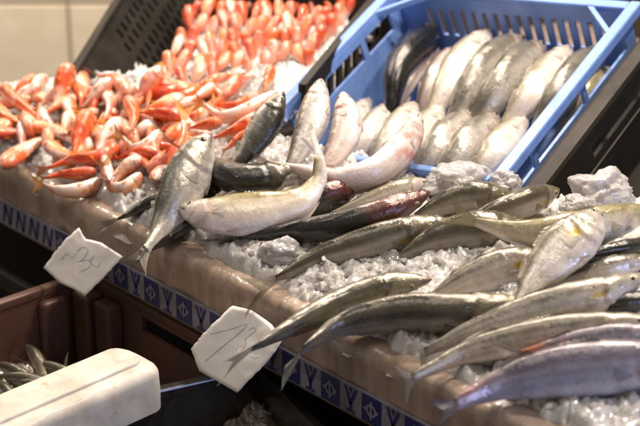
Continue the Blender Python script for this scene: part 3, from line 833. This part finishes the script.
def gv(i, j):
    if (i, j) not in vid:
        x, y = X0 + i * GS, Y0 + j * GS
        k = smooth(edge_y(x) - .012, edge_y(x) + .012, y)
        z = H(x, y) + bed_noise(x, y) * k + .003 * k - .022 * (1 - k)
        vid[i, j] = len(vs); vs.append((x, y, z))
    return vid[i, j]
for i in range(nx):
    x = X0 + (i + .5) * GS
    if x < -.75 and i % 2: pass
    for j in range(ny):
        y = Y0 + (j + .5) * GS
        if y < edge_y(x) - .014 or not bed_ok(x, y): continue
        fs.append((gv(i, j), gv(i + 1, j), gv(i + 1, j + 1), gv(i, j + 1))); fm_.append(0)
bm = bmesh.new(); bmesh.ops.create_icosphere(bm, subdivisions=1, radius=1)
ICO1 = ([v.co.copy() for v in bm.verts], [tuple(v.index for v in f.verts) for f in bm.faces]); bm.free()
bm = bmesh.new(); bmesh.ops.create_icosphere(bm, subdivisions=2, radius=1)
ICO2 = ([v.co.copy() for v in bm.verts], [tuple(v.index for v in f.verts) for f in bm.faces]); bm.free()
ri_ = random.Random(11)
def chip(vs, fs, fm_, c, r, mi=1, big=False):
    tv, tf = ICO2 if big else ICO1
    i0 = len(vs)
    sx, sy, sz = ri_.uniform(.6, 1.3), ri_.uniform(.6, 1.2), ri_.uniform(.45, .9)
    R3 = Matrix.Rotation(ri_.uniform(0, 6.3), 3, 'Z') @ Matrix.Rotation(ri_.uniform(-.9, .9), 3, 'X')
    o = Vector((ri_.random() * 90, ri_.random() * 90, ri_.random() * 90))
    for v in tv:
        k = 1 + .5 * noise.noise(v * 1.1 + o) + .22 * noise.noise(v * 2.7 + o)
        vs.append(tuple(c + R3 @ Vector((v.x * sx, v.y * sy, v.z * sz)) * (r * k)))
    for f in tf: fs.append(tuple(i0 + k for k in f)); fm_.append(mi)
cnt = 0
while cnt < 4200:
    x = ri_.uniform(-.95, .52); y = ri_.uniform(0, .9)
    if x > -.3 and y > .5: continue
    if y < edge_y(x) + .016 or not bed_ok(x, y): continue
    if noise.noise(Vector((x * 14, y * 14, 5))) < -.25: continue
    r = ri_.choice((.0022, .003, .004, .005, .0065)) * (1 if y < .4 else 1.3)
    chip(vs, fs, fm_, Vector((x, y, H(x, y) + bed_noise(x, y) + ri_.uniform(-.002, .002))), r * .8, 2 if ri_.random() < .75 else 1); cnt += 1
# heaped ice in the gaps the photo shows
for (cx, cy, wx, wy, e, n) in HEAPS:
    for _ in range(n // 4):
        gx, gy = ri_.gauss(0, .5), ri_.gauss(0, .5)
        p = on_bed(cx + gx * wx, cy + gy * wy, e * .001 * ri_.uniform(-.6, 1.2))
        if p.y < edge_y(p.x) + .014 or not bed_ok(p.x, p.y): continue
        chip(vs, fs, fm_, p, ri_.choice((.003, .004, .006, .009)), 2 if ri_.random() < .75 else 1, False)
ice = link('crushed_ice', vs, fs, None, None, False, [M['slush'], M['clear'], M['slush']], fm_)
ice.data.polygons.foreach_set('use_smooth', [m_ == 0 for m_ in fm_])
tag(ice, 'crushed ice spread over the stall under the fish', 'ice', None, 'stuff')

def ice_block(px, py, e, r, squash, label, name='ice_lump', seed=0):
    bm = bmesh.new(); bmesh.ops.create_icosphere(bm, subdivisions=5, radius=1)
    c = on_bed(px, py, e)
    for v in bm.verts:
        n = v.co.copy()
        k = 1 + .34 * noise.noise(n * 1.3 + Vector((seed, 0, 0))) + .14 * noise.noise(n * 3.1 + Vector((0, seed, 0))) + .05 * noise.noise(n * 9)
        cv = noise.cell_vector(n * 2.3 + Vector((seed, seed, 0)) + Vector((1, 1, 1)) * .5 * noise.noise(n * 4)); cw = noise.cell_vector(n * 5.5 + Vector((seed, 3, 0)))
        k += .12 * (cv.x - .5) + .05 * (cw.y - .5)
        v.co = CR * (n.x * squash[0] * r * k) + Vector((-CR.y, CR.x, 0)) * (n.y * squash[1] * r * k) + Vector((0, 0, n.z * squash[2] * r * k))
    me = bpy.data.meshes.new(name); bm.to_mesh(me); bm.free(); me.materials.append(M['clear'])
    me.polygons.foreach_set('use_smooth', [True] * len(me.polygons))
    o = bpy.data.objects.new(name, me); col.objects.link(o); o.location = c
    tag(o, label, 'ice'); return o
ice_block(602, 194, .018, .031, (1.2, .8, .95), 'large clear lump of ice against the black crate', seed=3)
ice_block(578, 205, .016, .017, (1.2, .9, .7), 'smaller lump of ice at the left foot of the large clear one', seed=9)
ice_block(458, 181, .014, .030, (1.35, 1., .70), 'rounded whitish lump of ice in front of the blue crate corner', seed=5)
ice_block(506, 182, .024, .015, (1.2, .9, .9), 'small lump of ice below the right corner of the blue crate', seed=6)
ice_block(283, 252, .012, .020, (1.3, .9, .8), 'angular block of ice between the two long dark fish', seed=7)

# perforated flared wall of the far crate
WV = CR * -.070 + Vector((0, 0, .106))
wd = WB1 - WB0; wn = wd.cross(WV).normalized()
if wn.dot(CAM - WB0) < 0: wn = -wn
fnL = lambda u, v, t: WB0 + wd * u + WV * v + wn * t
mb = MB()
hs = []
for v0, o_ in ((.13, 0), (.31, .012), (.54, .0), (.72, .012)):
    for k in range(17):
        u = .30 + o_ + k * .041
        hs.append((u, u + .015, v0, v0 + .13))
mb.panel(fnL, 0, 1.05, -.1, 1, -.006, hs)
mb.build('perforated_wall', M['black'], rc, rc0)
mb = MB(); mb.box(fnL, (-.003, .99, -.014), (1.05, 1.05, .006)); mb.box(fnL, (-.012, -.1, -.014), (.0, 1.05, .004))
mb.build('rim', M['black'], rc, rc0, .003)

# ------------------------------------------------------------------ the stall front
st0 = Vector((-.3, 0, -.09))
stall = empty('fish_stall', st0, 'brown film wrapped stall edge with a blue patterned border strip', 'stall')
prof = [(1.15, -.012), (.5, -.008), (.10, -.002), (.05, .001), (.02, .002), (.007, .0015), (.0, -.001), (-.004, -.006), (-.006, -.014), (-.007, -.024), (-.007, -.036), (-.007, -.048), (-.006, -.066), (-.006, -.092), (.03, -.094)]
vs, fs = [], []
XS = [-1.5 + k * .004 for k in range(552)]
for i, x in enumerate(XS):
    for j, (y, z) in enumerate(prof):
        if y > .3: y = min(y, .17 + .98 * smooth(-.72, -.52, x)) + .001 * y
        k = 1 if 3 <= j <= 11 else (.3 if j < 14 else 0)
        nn = noise.noise(Vector((x * 30, j * .25, 1))) * .0035 + (.5 - abs(noise.noise(Vector((x * 55 + z * 30, j * .12, 4))))) * .0032 + noise.noise(Vector((x * 7, 0, 7))) * .004
        vs.append(Vector((x, y - nn * k, z + nn * k * .6 - .008 * smooth(.3, 1.1, y))) - st0)
n = len(prof)
for i in range(len(XS) - 1):
    for j in range(n - 1): fs.append((i * n + j, i * n + j + 1, (i + 1) * n + j + 1, (i + 1) * n + j))
link('wrapped_board', vs, fs, M['film'], stall)
mb = MB()
TY = -.0125
tp = lambda x, y, z: Vector((x, TY - y, z))
mb.box(lambda x, y, z: Vector((x, y, z)), (-1.5, TY, -.084), (.68, TY + .004, -.050), 0)
def flat(poly, x0, s=1., yy=.0006):
    i = len(mb.v)
    for (a, b) in poly: mb.v.append(Vector((x0 + a * .030, TY - yy, -.067 + b * .030 * s)))
    mb.f.append(tuple(range(i, i + len(poly)))); mb.m.append(1 if yy < .001 else 0)
def ring_(x0, ro, ri, mi_white):
    K = 14
    for k in range(K):
        a, b = 2 * PI * k / K, 2 * PI * (k + 1) / K
        i = len(mb.v)
        for r_, f in ((ro, a), (ro, b), (ri, b), (ri, a)): mb.v.append(Vector((x0 + math.cos(f) * r_ * .03, TY - .0012, -.067 + math.sin(f) * r_ * .03)))
        mb.f.append((i, i + 1, i + 2, i + 3)); mb.m.append(0 if mi_white else 1)
def stroke(x0, pts, wd, yy=.0006, mi=1):
    for (a, b), (c, d) in zip(pts, pts[1:]):
        l = math.hypot(c - a, d - b); nxx, nyy = -(d - b) / l * wd, (c - a) / l * wd
        i = len(mb.v)
        for (u, v) in ((a - nxx, b - nyy), (a + nxx, b + nyy), (c + nxx, d + nyy), (c - nxx, d - nyy)):
            mb.v.append(Vector((x0 + u * .03, TY - yy, -.067 + v * .03)))
        mb.f.append((i, i + 1, i + 2, i + 3)); mb.m.append(mi)
x = -1.45; k = 0
while x < .64:
    if x < -.42 or -.30 < x < -.12 and k % 2 == 0 and False:
        # slanted letter-like strokes at the far end
        stroke(x, [(-.45, -.45), (-.2, .45), (.1, -.45), (.35, .45)], .085)
    elif k % 2 == 0:
        flat([(-.5, -.54), (.5, -.54), (.5, .54), (-.5, .54)], x)
        ring_(x, .26, .17, True)
        stroke(x, [(0, -.36), (0, .36)], .045, .0014, 0)
        for a in (-.3, .3): stroke(x, [(a, -.07), (a, .07)], .05, .0014, 0)
    else:
        flat([(-.36, .5), (-.22, .5), (.05, -.12), (-.06, -.2)], x); flat([(.36, .5), (.20, .5), (-.05, -.05), (.06, -.2)], x)
        stroke(x, [(0, -.1), (0, -.5)], .075); stroke(x, [(-.25, -.46), (.25, -.46)], .05, .0007)
        flat([(-.1, .5), (.1, .5), (0, .2)], x)
    x += .0325; k += 1
mb.build('border_strip', None, stall, st0, 0, [M['tape_shaded_white'], M['tape_blue']])
mb = MB(); mb.box(ident, (-1.5, .12, -.40), (.68, .15, -.095)); mb.box(ident, (-.6, .03, -.12), (.68, 1.1, -.10)); mb.box(ident, (-1.5, .03, -.121), (-.602, .16, -.10))
mb.build('table_base', M['black'], stall, st0)

# ------------------------------------------------------------------ price notes
def unpl(px, py, y0=-.014, k=.42):
    d = ray(px, py); t = (y0 + k * CAM.z - CAM.y) / (d.y - k * d.z); return CAM + d * t
def note(pxs, strokes, label, seed):
    c = Vector((sum(p[0] for p in pxs) / len(pxs), sum(p[1] for p in pxs) / len(pxs), 0))
    nrm = Vector((0, -1, .42)).normalized()
    base = unpl(c.x, c.y + 40)
    root = empty('price_note', base, label, 'note')
    bm = bmesh.new()
    out = []
    for (a, b) in zip(pxs, pxs[1:] + pxs[:1]):
        for k in range(10):
            t = k / 10
            x = a[0] + (b[0] - a[0]) * t; y = a[1] + (b[1] - a[1]) * t
            j = noise.noise(Vector((x * .25, y * .25, seed))) * .8 * (1 if k else 0) + noise.noise(Vector((x * .8, y * .8, seed))) * .5
            out.append((x + j, y + j * .6))
    def P(x, y, lift=0):
        p = unpl(x, y)
        r_ = ((x - c.x) / 45, (y - c.y) / 42)
        bend = .003 * noise.noise(Vector((x * .03, y * .03, seed * 3))) + .005 * (r_[0] * r_[1]) + .0006 * noise.noise(Vector((x * .12, y * .12, seed)))
        return p + nrm * (bend + .004 + lift) - base
    K = 9
    vs, fs = [], []
    N = len(out)
    for r_ in range(K + 1):
        s = 1 - r_ / K
        for (x, y) in out: vs.append(P(c.x + (x - c.x) * s, c.y + (y - c.y) * s))
    for r_ in range(K):
        for i in range(N):
            j = (i + 1) % N
            fs.append((r_ * N + i, r_ * N + j, (r_ + 1) * N + j, (r_ + 1) * N + i))
    sheet = link('paper_sheet', vs, fs, M['paper'], root)
    so = sheet.modifiers.new('thick', 'SOLIDIFY'); so.thickness = .00025; so.offset = -1
    vs, fs = [], []
    for st in strokes:
        pts = catmull([Vector((x, y, 0)) for x, y in st], 8)
        i0 = len(vs)
        for i, p in enumerate(pts):
            d = (pts[min(i + 1, len(pts) - 1)] - pts[max(i - 1, 0)]).normalized()
            nn = Vector((-d.y, d.x, 0)) * .28
            vs.append(P(p.x - nn.x, p.y - nn.y, .0009)); vs.append(P(p.x + nn.x, p.y + nn.y, .0009))
        for i in range(len(pts) - 1): fs.append((i0 + 2 * i, i0 + 2 * i + 1, i0 + 2 * i + 3, i0 + 2 * i + 2))
    link('handwriting', vs, fs, M['ink'], root)
    return root
z1 = lambda pts: [(x / 3.18, 200 + y / 3.18) for x, y in pts]
z2 = lambda pts: [(140 + x / 3.18, 292 + y / 3.18) for x, y in pts]
note([(81, 228), (88, 239), (104, 243), (125, 257), (110, 274), (88, 296), (76, 289), (62, 283), (46, 268), (62, 248)],
     [z1([(258, 165), (275, 152), (292, 160), (280, 185), (262, 200), (285, 192), (300, 198), (292, 218), (262, 232)]), z1([(205, 190), (225, 172), (240, 186), (255, 172)]),
      z1([(310, 178), (300, 200), (318, 214), (330, 200)])],
     'torn white paper note with faint pen marks, stuck under the silver fish tail', 2)
note([(236, 306), (252, 310), (273, 325), (285, 340), (279, 352), (262, 372), (240, 393), (222, 383), (200, 371), (193, 349), (212, 330)],
     [z2([(237, 136), (290, 122), (346, 105), (290, 160), (215, 222)]), z2([(352, 122), (364, 113), (372, 122), (352, 140), (340, 150), (344, 165), (336, 182)]), z2([(362, 206), (376, 212), (392, 209)])],
     'torn white paper note with pen strokes, lying under the slim fish tail', 5)

# ------------------------------------------------------------------ lower crates
def low_crate(name, x0, x1, y0, y1, zt, zb, m, label, slots=(), ribs=(), ang=0., cut=None):
    Rz = Matrix.Rotation(ang, 3, 'Z'); pv = Vector((x0, y1, 0))
    X = lambda x, y, z: pv + Rz @ (Vector((x, y, z)) - pv)
    o0 = X((x0 + x1) / 2, (y0 + y1) / 2, zb)
    root = crate_root(name, o0, label)
    th = .006
    mb = MB(); mb.panel(lambda u, v, t: X(u, y1 - t, v), x0, x1, zb, zt - .004, th, [s for s in slots]); mb.build('back_wall', m, root, o0)
    mb = MB(); mb.panel(lambda u, v, t: X(u, y0 + t, v), x0, x1, zb, zt - .004, th, []); mb.build('front_wall', m, root, o0)
    mb = MB(); mb.panel(lambda u, v, t: X(x0 + t, u, v), y0 + th, y1 - th, zb, zt - .004, th, []); mb.build('side_wall', m, root, o0)
    mb = MB(); mb.panel(lambda u, v, t: X(x1 - t, u, v), y0 + th, y1 - th, zb, cut or zt - .004, th, []); mb.build('side_wall', m, root, o0)
    mb = MB(); mb.box(X, (x0 + th, y0 + th, zb), (x1 - th, y1 - th, zb + .005)); mb.build('crate_floor', m, root, o0)
    mb = MB(); e = .006
    mb.box(X, (x0 - e, y1 - th - .002, zt - .012), (x1 + e, y1 + e, zt)); mb.box(X, (x0 - e, y0 - e, zt - .012), (x1 + e, y0 + th + .002, zt))
    mb.box(X, (x0 - e, y0 + th + .002, zt - .0125), (x0 + th + .002, y1 - th - .002, zt - .0005))
    zc = cut or zt
    mb.box(X, (x1 - th - .002, y0 + th + .002, zc - .0125), (x1 + e, y1 - th - .002, zc - .0005))
    mb.build('rim', m, root, o0, .0025)
    for (ax, ay, bx, by, z0, z1_) in ribs:
        mb = MB(); mb.box(X, (ax, ay, z0), (bx, by, z1_)); mb.build('rib', m, root, o0, .005, None, 3)
    return root
K1, K0 = at_z(262, 364, -.128), at_z(150, 389, -.128)
BK = at_z(88, 270, -.104); bx0, by1 = BK.x, BK.y
BS0, BS1 = unpl(146, 322, by1, 0), unpl(197, 350, by1, 0)
low_crate('brown_crate', bx0, K1.x - .014, -.46, by1, -.104, -.29, M['brown'], 'brown plastic crate under the stall edge, holding ice and small fish',
          [(BS0.x, BS1.x, BS0.z - .012, BS0.z + .010)], cut=-.26, ribs=[(bx0 + .010, by1 - .036, bx0 + .045, by1 - .0062, -.285, -.118), (bx0 + .052, by1 - .030, bx0 + .085, by1 - .0062, -.285, -.120), (bx0 + .0062, by1 - .085, bx0 + .020, by1 - .045, -.285, -.120)])
low_crate('black_crate', K1.x, K1.x + .5, K1.y - .42, K1.y, -.128, -.29, M['wet'], 'black plastic crate with shiny rim below the lower price note', ang=math.atan2(K0.x - K1.x, -(K0.y - K1.y)))
low_crate('grey_crate', -.90, -.452, -.40, -.022, -.15, -.29, M['black'], 'dark crate at the far left under the stall edge', [(-.62, -.50, -.20, -.175)])
def heap(name, cx, cy, wx, wy, z, hgt, m, label, n, rng, chipm, size):
    vs, fs, fm_ = [], [], []
    N = 80
    for i in range(N + 1):
        for j in range(N + 1):
            x = cx - wx + 2 * wx * i / N; y = cy - wy + 2 * wy * j / N
            r_ = max(0, 1 - ((x - cx) / wx) ** 2) * max(0, 1 - ((y - cy) / wy) ** 2)
            vs.append((x, y, z + hgt * r_ ** .5 + (bed_noise(x, y) * 1.5 + .010 * noise.noise(Vector((x * 14, y * 14, 2)))) * min(1, r_ * 4)))
    for i in range(N):
        for j in range(N): fs.append((i * (N + 1) + j, (i + 1) * (N + 1) + j, (i + 1) * (N + 1) + j + 1, i * (N + 1) + j + 1)); fm_.append(0)
    for _ in range(n):
        a, b = ri_.uniform(-.9, .9), ri_.uniform(-.9, .9)
        r_ = (1 - a * a) * (1 - b * b)
        chip(vs, fs, fm_, Vector((cx + a * wx, cy + b * wy, z + hgt * r_ ** .5 + bed_noise(cx + a * wx, cy + b * wy))), ri_.uniform(*size), 1)
    o = link(name, vs, fs, None, None, False, [m, chipm], fm_); o.data.polygons.foreach_set('use_smooth', [q == 0 for q in fm_]); tag(o, label, 'ice', None, 'stuff'); return o
heap('crate_ice', -.27, -.20, .15, .17, -.283, .126, M['litter'], 'melting ice and scraps in the brown crate', 40, None, M['slush'], (.003, .006))
q1, q2 = at_z(212, 432, -.20), at_z(318, 432, -.20)
heap('crate_ice', (q1.x + q2.x) / 2, (q1.y + q2.y) / 2, .14, .09, -.283, .10, M['litter'], 'wet ice scraps in the black crate', 90, None, M['slush'], (.004, .010))
heap('crate_ice', -.65, -.15, .18, .15, -.283, .09, M['litter'], 'pinkish ice scraps in the far left crate', 90, None, M['slush'], (.004, .010))
# small grey fish lying in the brown crate
for i, (px, py, a) in enumerate(((36, 362, -.3), (55, 374, .2), (15, 376, .1), (70, 386, -.5), (38, 392, .3), (8, 398, -.2), (24, 384, .5))):
    p = at_z(px, py, -.160)
    d = Vector((math.cos(a), math.sin(a), 0)) * .05
    build_fish('small_fish', [p - d, p + Vector((0, 0, .006)), p + d], .012, 60, 'bass', 'olive', 'small grey fish lying among ice in the brown crate', seed=400 + i, group='small fish in the brown crate', NL=20, NR=14, fins=False)

# white foam box lid
A_, B_, C_ = at_z(121, 341, -.085), at_z(169, 360, -.085), at_z(-2, 392, -.085)
lx = (B_ - A_); ld = (C_ - A_)
ldn = ld.normalized(); lxn = (lx - ldn * lx.dot(ldn)).normalized(); wl = lx.length; ll = ld.length * 1.9
lid0 = A_ + Vector((0, 0, -.04))
fl = lambda x, y, z: A_ + lxn * x + ldn * y + Vector((0, 0, z))
lid = empty('foam_lid', lid0, 'white polystyrene box lid lying across the lower crates', 'lid')
def slab(x0, x1, y0, y1, z0, z1_, rad, soft, nz):
    """rounded-corner slab with a soft worn upper edge"""
    out = []
    for cx, cy, a0 in ((x1 - rad, y0 + rad, -90), (x1 - rad, y1 - rad, 0), (x0 + rad, y1 - rad, 90), (x0 + rad, y0 + rad, 180)):
        for k in range(9):
            a = math.radians(a0 + k * 90 / 8); n_ = (math.cos(a), math.sin(a)); out.append(((cx + n_[0] * rad, cy + n_[1] * rad), n_))
    dense = []
    for ((a, b), n0), ((c, d), n1) in zip(out, out[1:] + out[:1]):
        m_ = max(1, int(math.hypot(c - a, d - b) / .008))
        for k in range(m_): dense.append((a + (c - a) * k / m_, b + (d - b) * k / m_, n0 if k < m_ / 2 and k else n0))
    cx, cy = (x0 + x1) / 2, (y0 + y1) / 2
    levels = [(0, z0)] + [(0, z0 + (z1_ - soft - z0) * k / 4) for k in range(1, 5)] + [(soft * (1 - math.cos(a)), z1_ - soft + soft * math.sin(a)) for a in (PI / 8, PI / 4, 3 * PI / 8, PI / 2)]
    vs, fs = [], []
    N = len(dense)
    def put(x, y, z):
        p = fl(x, y, z); n = noise.noise(p * 40) * nz + noise.noise(p * 130) * nz * .4
        vs.append(p + Vector((n, n * .6, n)) - lid0)
    for ins, z in levels:
        for (x, y, n_) in dense: put(x - n_[0] * ins, y - n_[1] * ins, z)
    for sft in (.7, .35, .04):
        hx = (x1 - x0) / 2 - soft
        for (x, y, n_) in dense:
            x_, y_ = x - n_[0] * soft, y - n_[1] * soft
            put(cx + (x_ - cx) * sft, y_ + max(-hx, min(hx, cy - y_)) * (1 - sft) * .9, z1_)
    L_ = len(levels) + 3
    for r_ in range(L_ - 1):
        for i in range(N):
            j = (i + 1) % N
            fs.append((r_ * N + i, r_ * N + j, (r_ + 1) * N + j, (r_ + 1) * N + i))
    fs.append(tuple((L_ - 1) * N + k for k in range(N)))
    return vs, fs
vs, fs = slab(-.002, wl + .002, -.003, ll, -.058, -.003, .020, .012, .0011)
link('lid_body', vs, fs, M['foam'], lid)
vs, fs = slab(.006, wl * .74, .010, ll, -.012, .0012, .016, .003, .0008)
link('raised_top', vs, fs, M['foam'], lid)

# ------------------------------------------------------------------ setting: wall, panel, floor
def wall_pt(px, py, t): return CAM + ray(px, py) * t
WT = 3.5
n_w = -Vector((CF.x, CF.y, 0)).normalized()
wo = wall_pt(68, 2, WT)
wx_ = CR
fw = lambda x, y, z: wo + wx_ * x + n_w * y + Vector((0, 0, z))
gap = .0035
mb = MB()
TS = .62
for i in range(-3, 3):
    for j in range(-3, 3):
        if i >= 1: continue
        mb.box(fw, (i * TS + gap, 0, j * .42 + gap), ((i + 1) * TS - gap, .012, (j + 1) * .42 - gap), 0)
mb.box(fw, (-3 * TS, -.03, -1.3), (1 * TS, .006, 1.3), 1)
o = mb.build('wall', None, None, None, .003, [M['tile'], M['grout']]); tag(o, kind='structure')
mb = MB(); mb.box(fw, (TS + .002, -.03, -1.3), (3.0, .05, 1.3)); o = mb.build('back_panel', M['panel'], None, None, .004); tag(o, kind='structure')
vs = [(-5, -5, -.9), (4, -5, -.9), (4, 4, -.9), (-5, 4, -.9)]
o = link('floor', vs, [(0, 1, 2, 3)], M['floor']); tag(o, kind='structure')

# ------------------------------------------------------------------ lamps
def lamp(name, loc, target, size, energy, c, kind='AREA', spot=None):
    l = bpy.data.lights.new(name, kind); l.energy = energy; l.color = c
    if kind == 'AREA': l.shape = 'DISK'; l.size = size
    o = bpy.data.objects.new(name, l); col.objects.link(o); o.location = loc
    o.rotation_euler = (Vector(target) - Vector(loc)).to_track_quat('-Z', 'Y').to_euler(); return o
WARM = (1., .86, .71)
lamp('stall_lamp', (-.85, .70, 1.10), (-.70, .30, 0), .12, 12.5, WARM)
lamp('stall_lamp', (-.40, .80, 1.25), (-.30, .35, 0), .09, 10, WARM)
lamp('stall_lamp', (-.05, .55, 1.20), (-.05, .25, 0), .09, 14, WARM)
lamp('stall_lamp', (.50, .50, 1.25), (.35, .15, 0), .09, 13, WARM)
lamp('fill_light', (-.2, -.9, 2.6), (-.2, .2, 0), 1.4, 18, (1., .89, .80))  # added soft fill from high in front, not a fitting of the market
lamp('wall_fill_light', (-1.45, .15, 1.1), (-1.75, .85, -.1), .3, 17, WARM)  # unseen light added to brighten the tiles at the left
lamp('doorway_light', (1.6, .0, .25), (.3, .1, 0), .5, 7, (.40, .54, 1.))
w = bpy.data.worlds.new('World'); sc.world = w; w.use_nodes = True
bg = w.node_tree.nodes['Background']; bg.inputs[0].default_value = (.30, .25, .21, 1); bg.inputs[1].default_value = .95

# ------------------------------------------------------------------ camera object
cd = bpy.data.cameras.new('camera'); cam = bpy.data.objects.new('camera', cd); col.objects.link(cam)
cam.location = CAM
cam.matrix_world = Matrix((( CR.x, CU.x, -CF.x, CAM.x), (CR.y, CU.y, -CF.y, CAM.y), (CR.z, CU.z, -CF.z, CAM.z), (0, 0, 0, 1)))
cd.sensor_width = 36; cd.angle = HF; cd.clip_end = 60; cd.clip_start = .05
cd.dof.use_dof = True; cd.dof.focus_distance = 1.89; cd.dof.aperture_fstop = 5.0
sc.camera = cam
sc.view_settings.view_transform = 'Standard'; sc.view_settings.look = 'None'; sc.view_settings.exposure = 0
sc.render.engine = 'CYCLES'
sc.cycles.use_denoising = True
sc.cycles.max_bounces = 8; sc.cycles.transmission_bounces = 6; sc.cycles.transparent_max_bounces = 8
sc.cycles.caustics_reflective = False; sc.cycles.caustics_refractive = False
sc.cycles.sample_clamp_indirect = 4
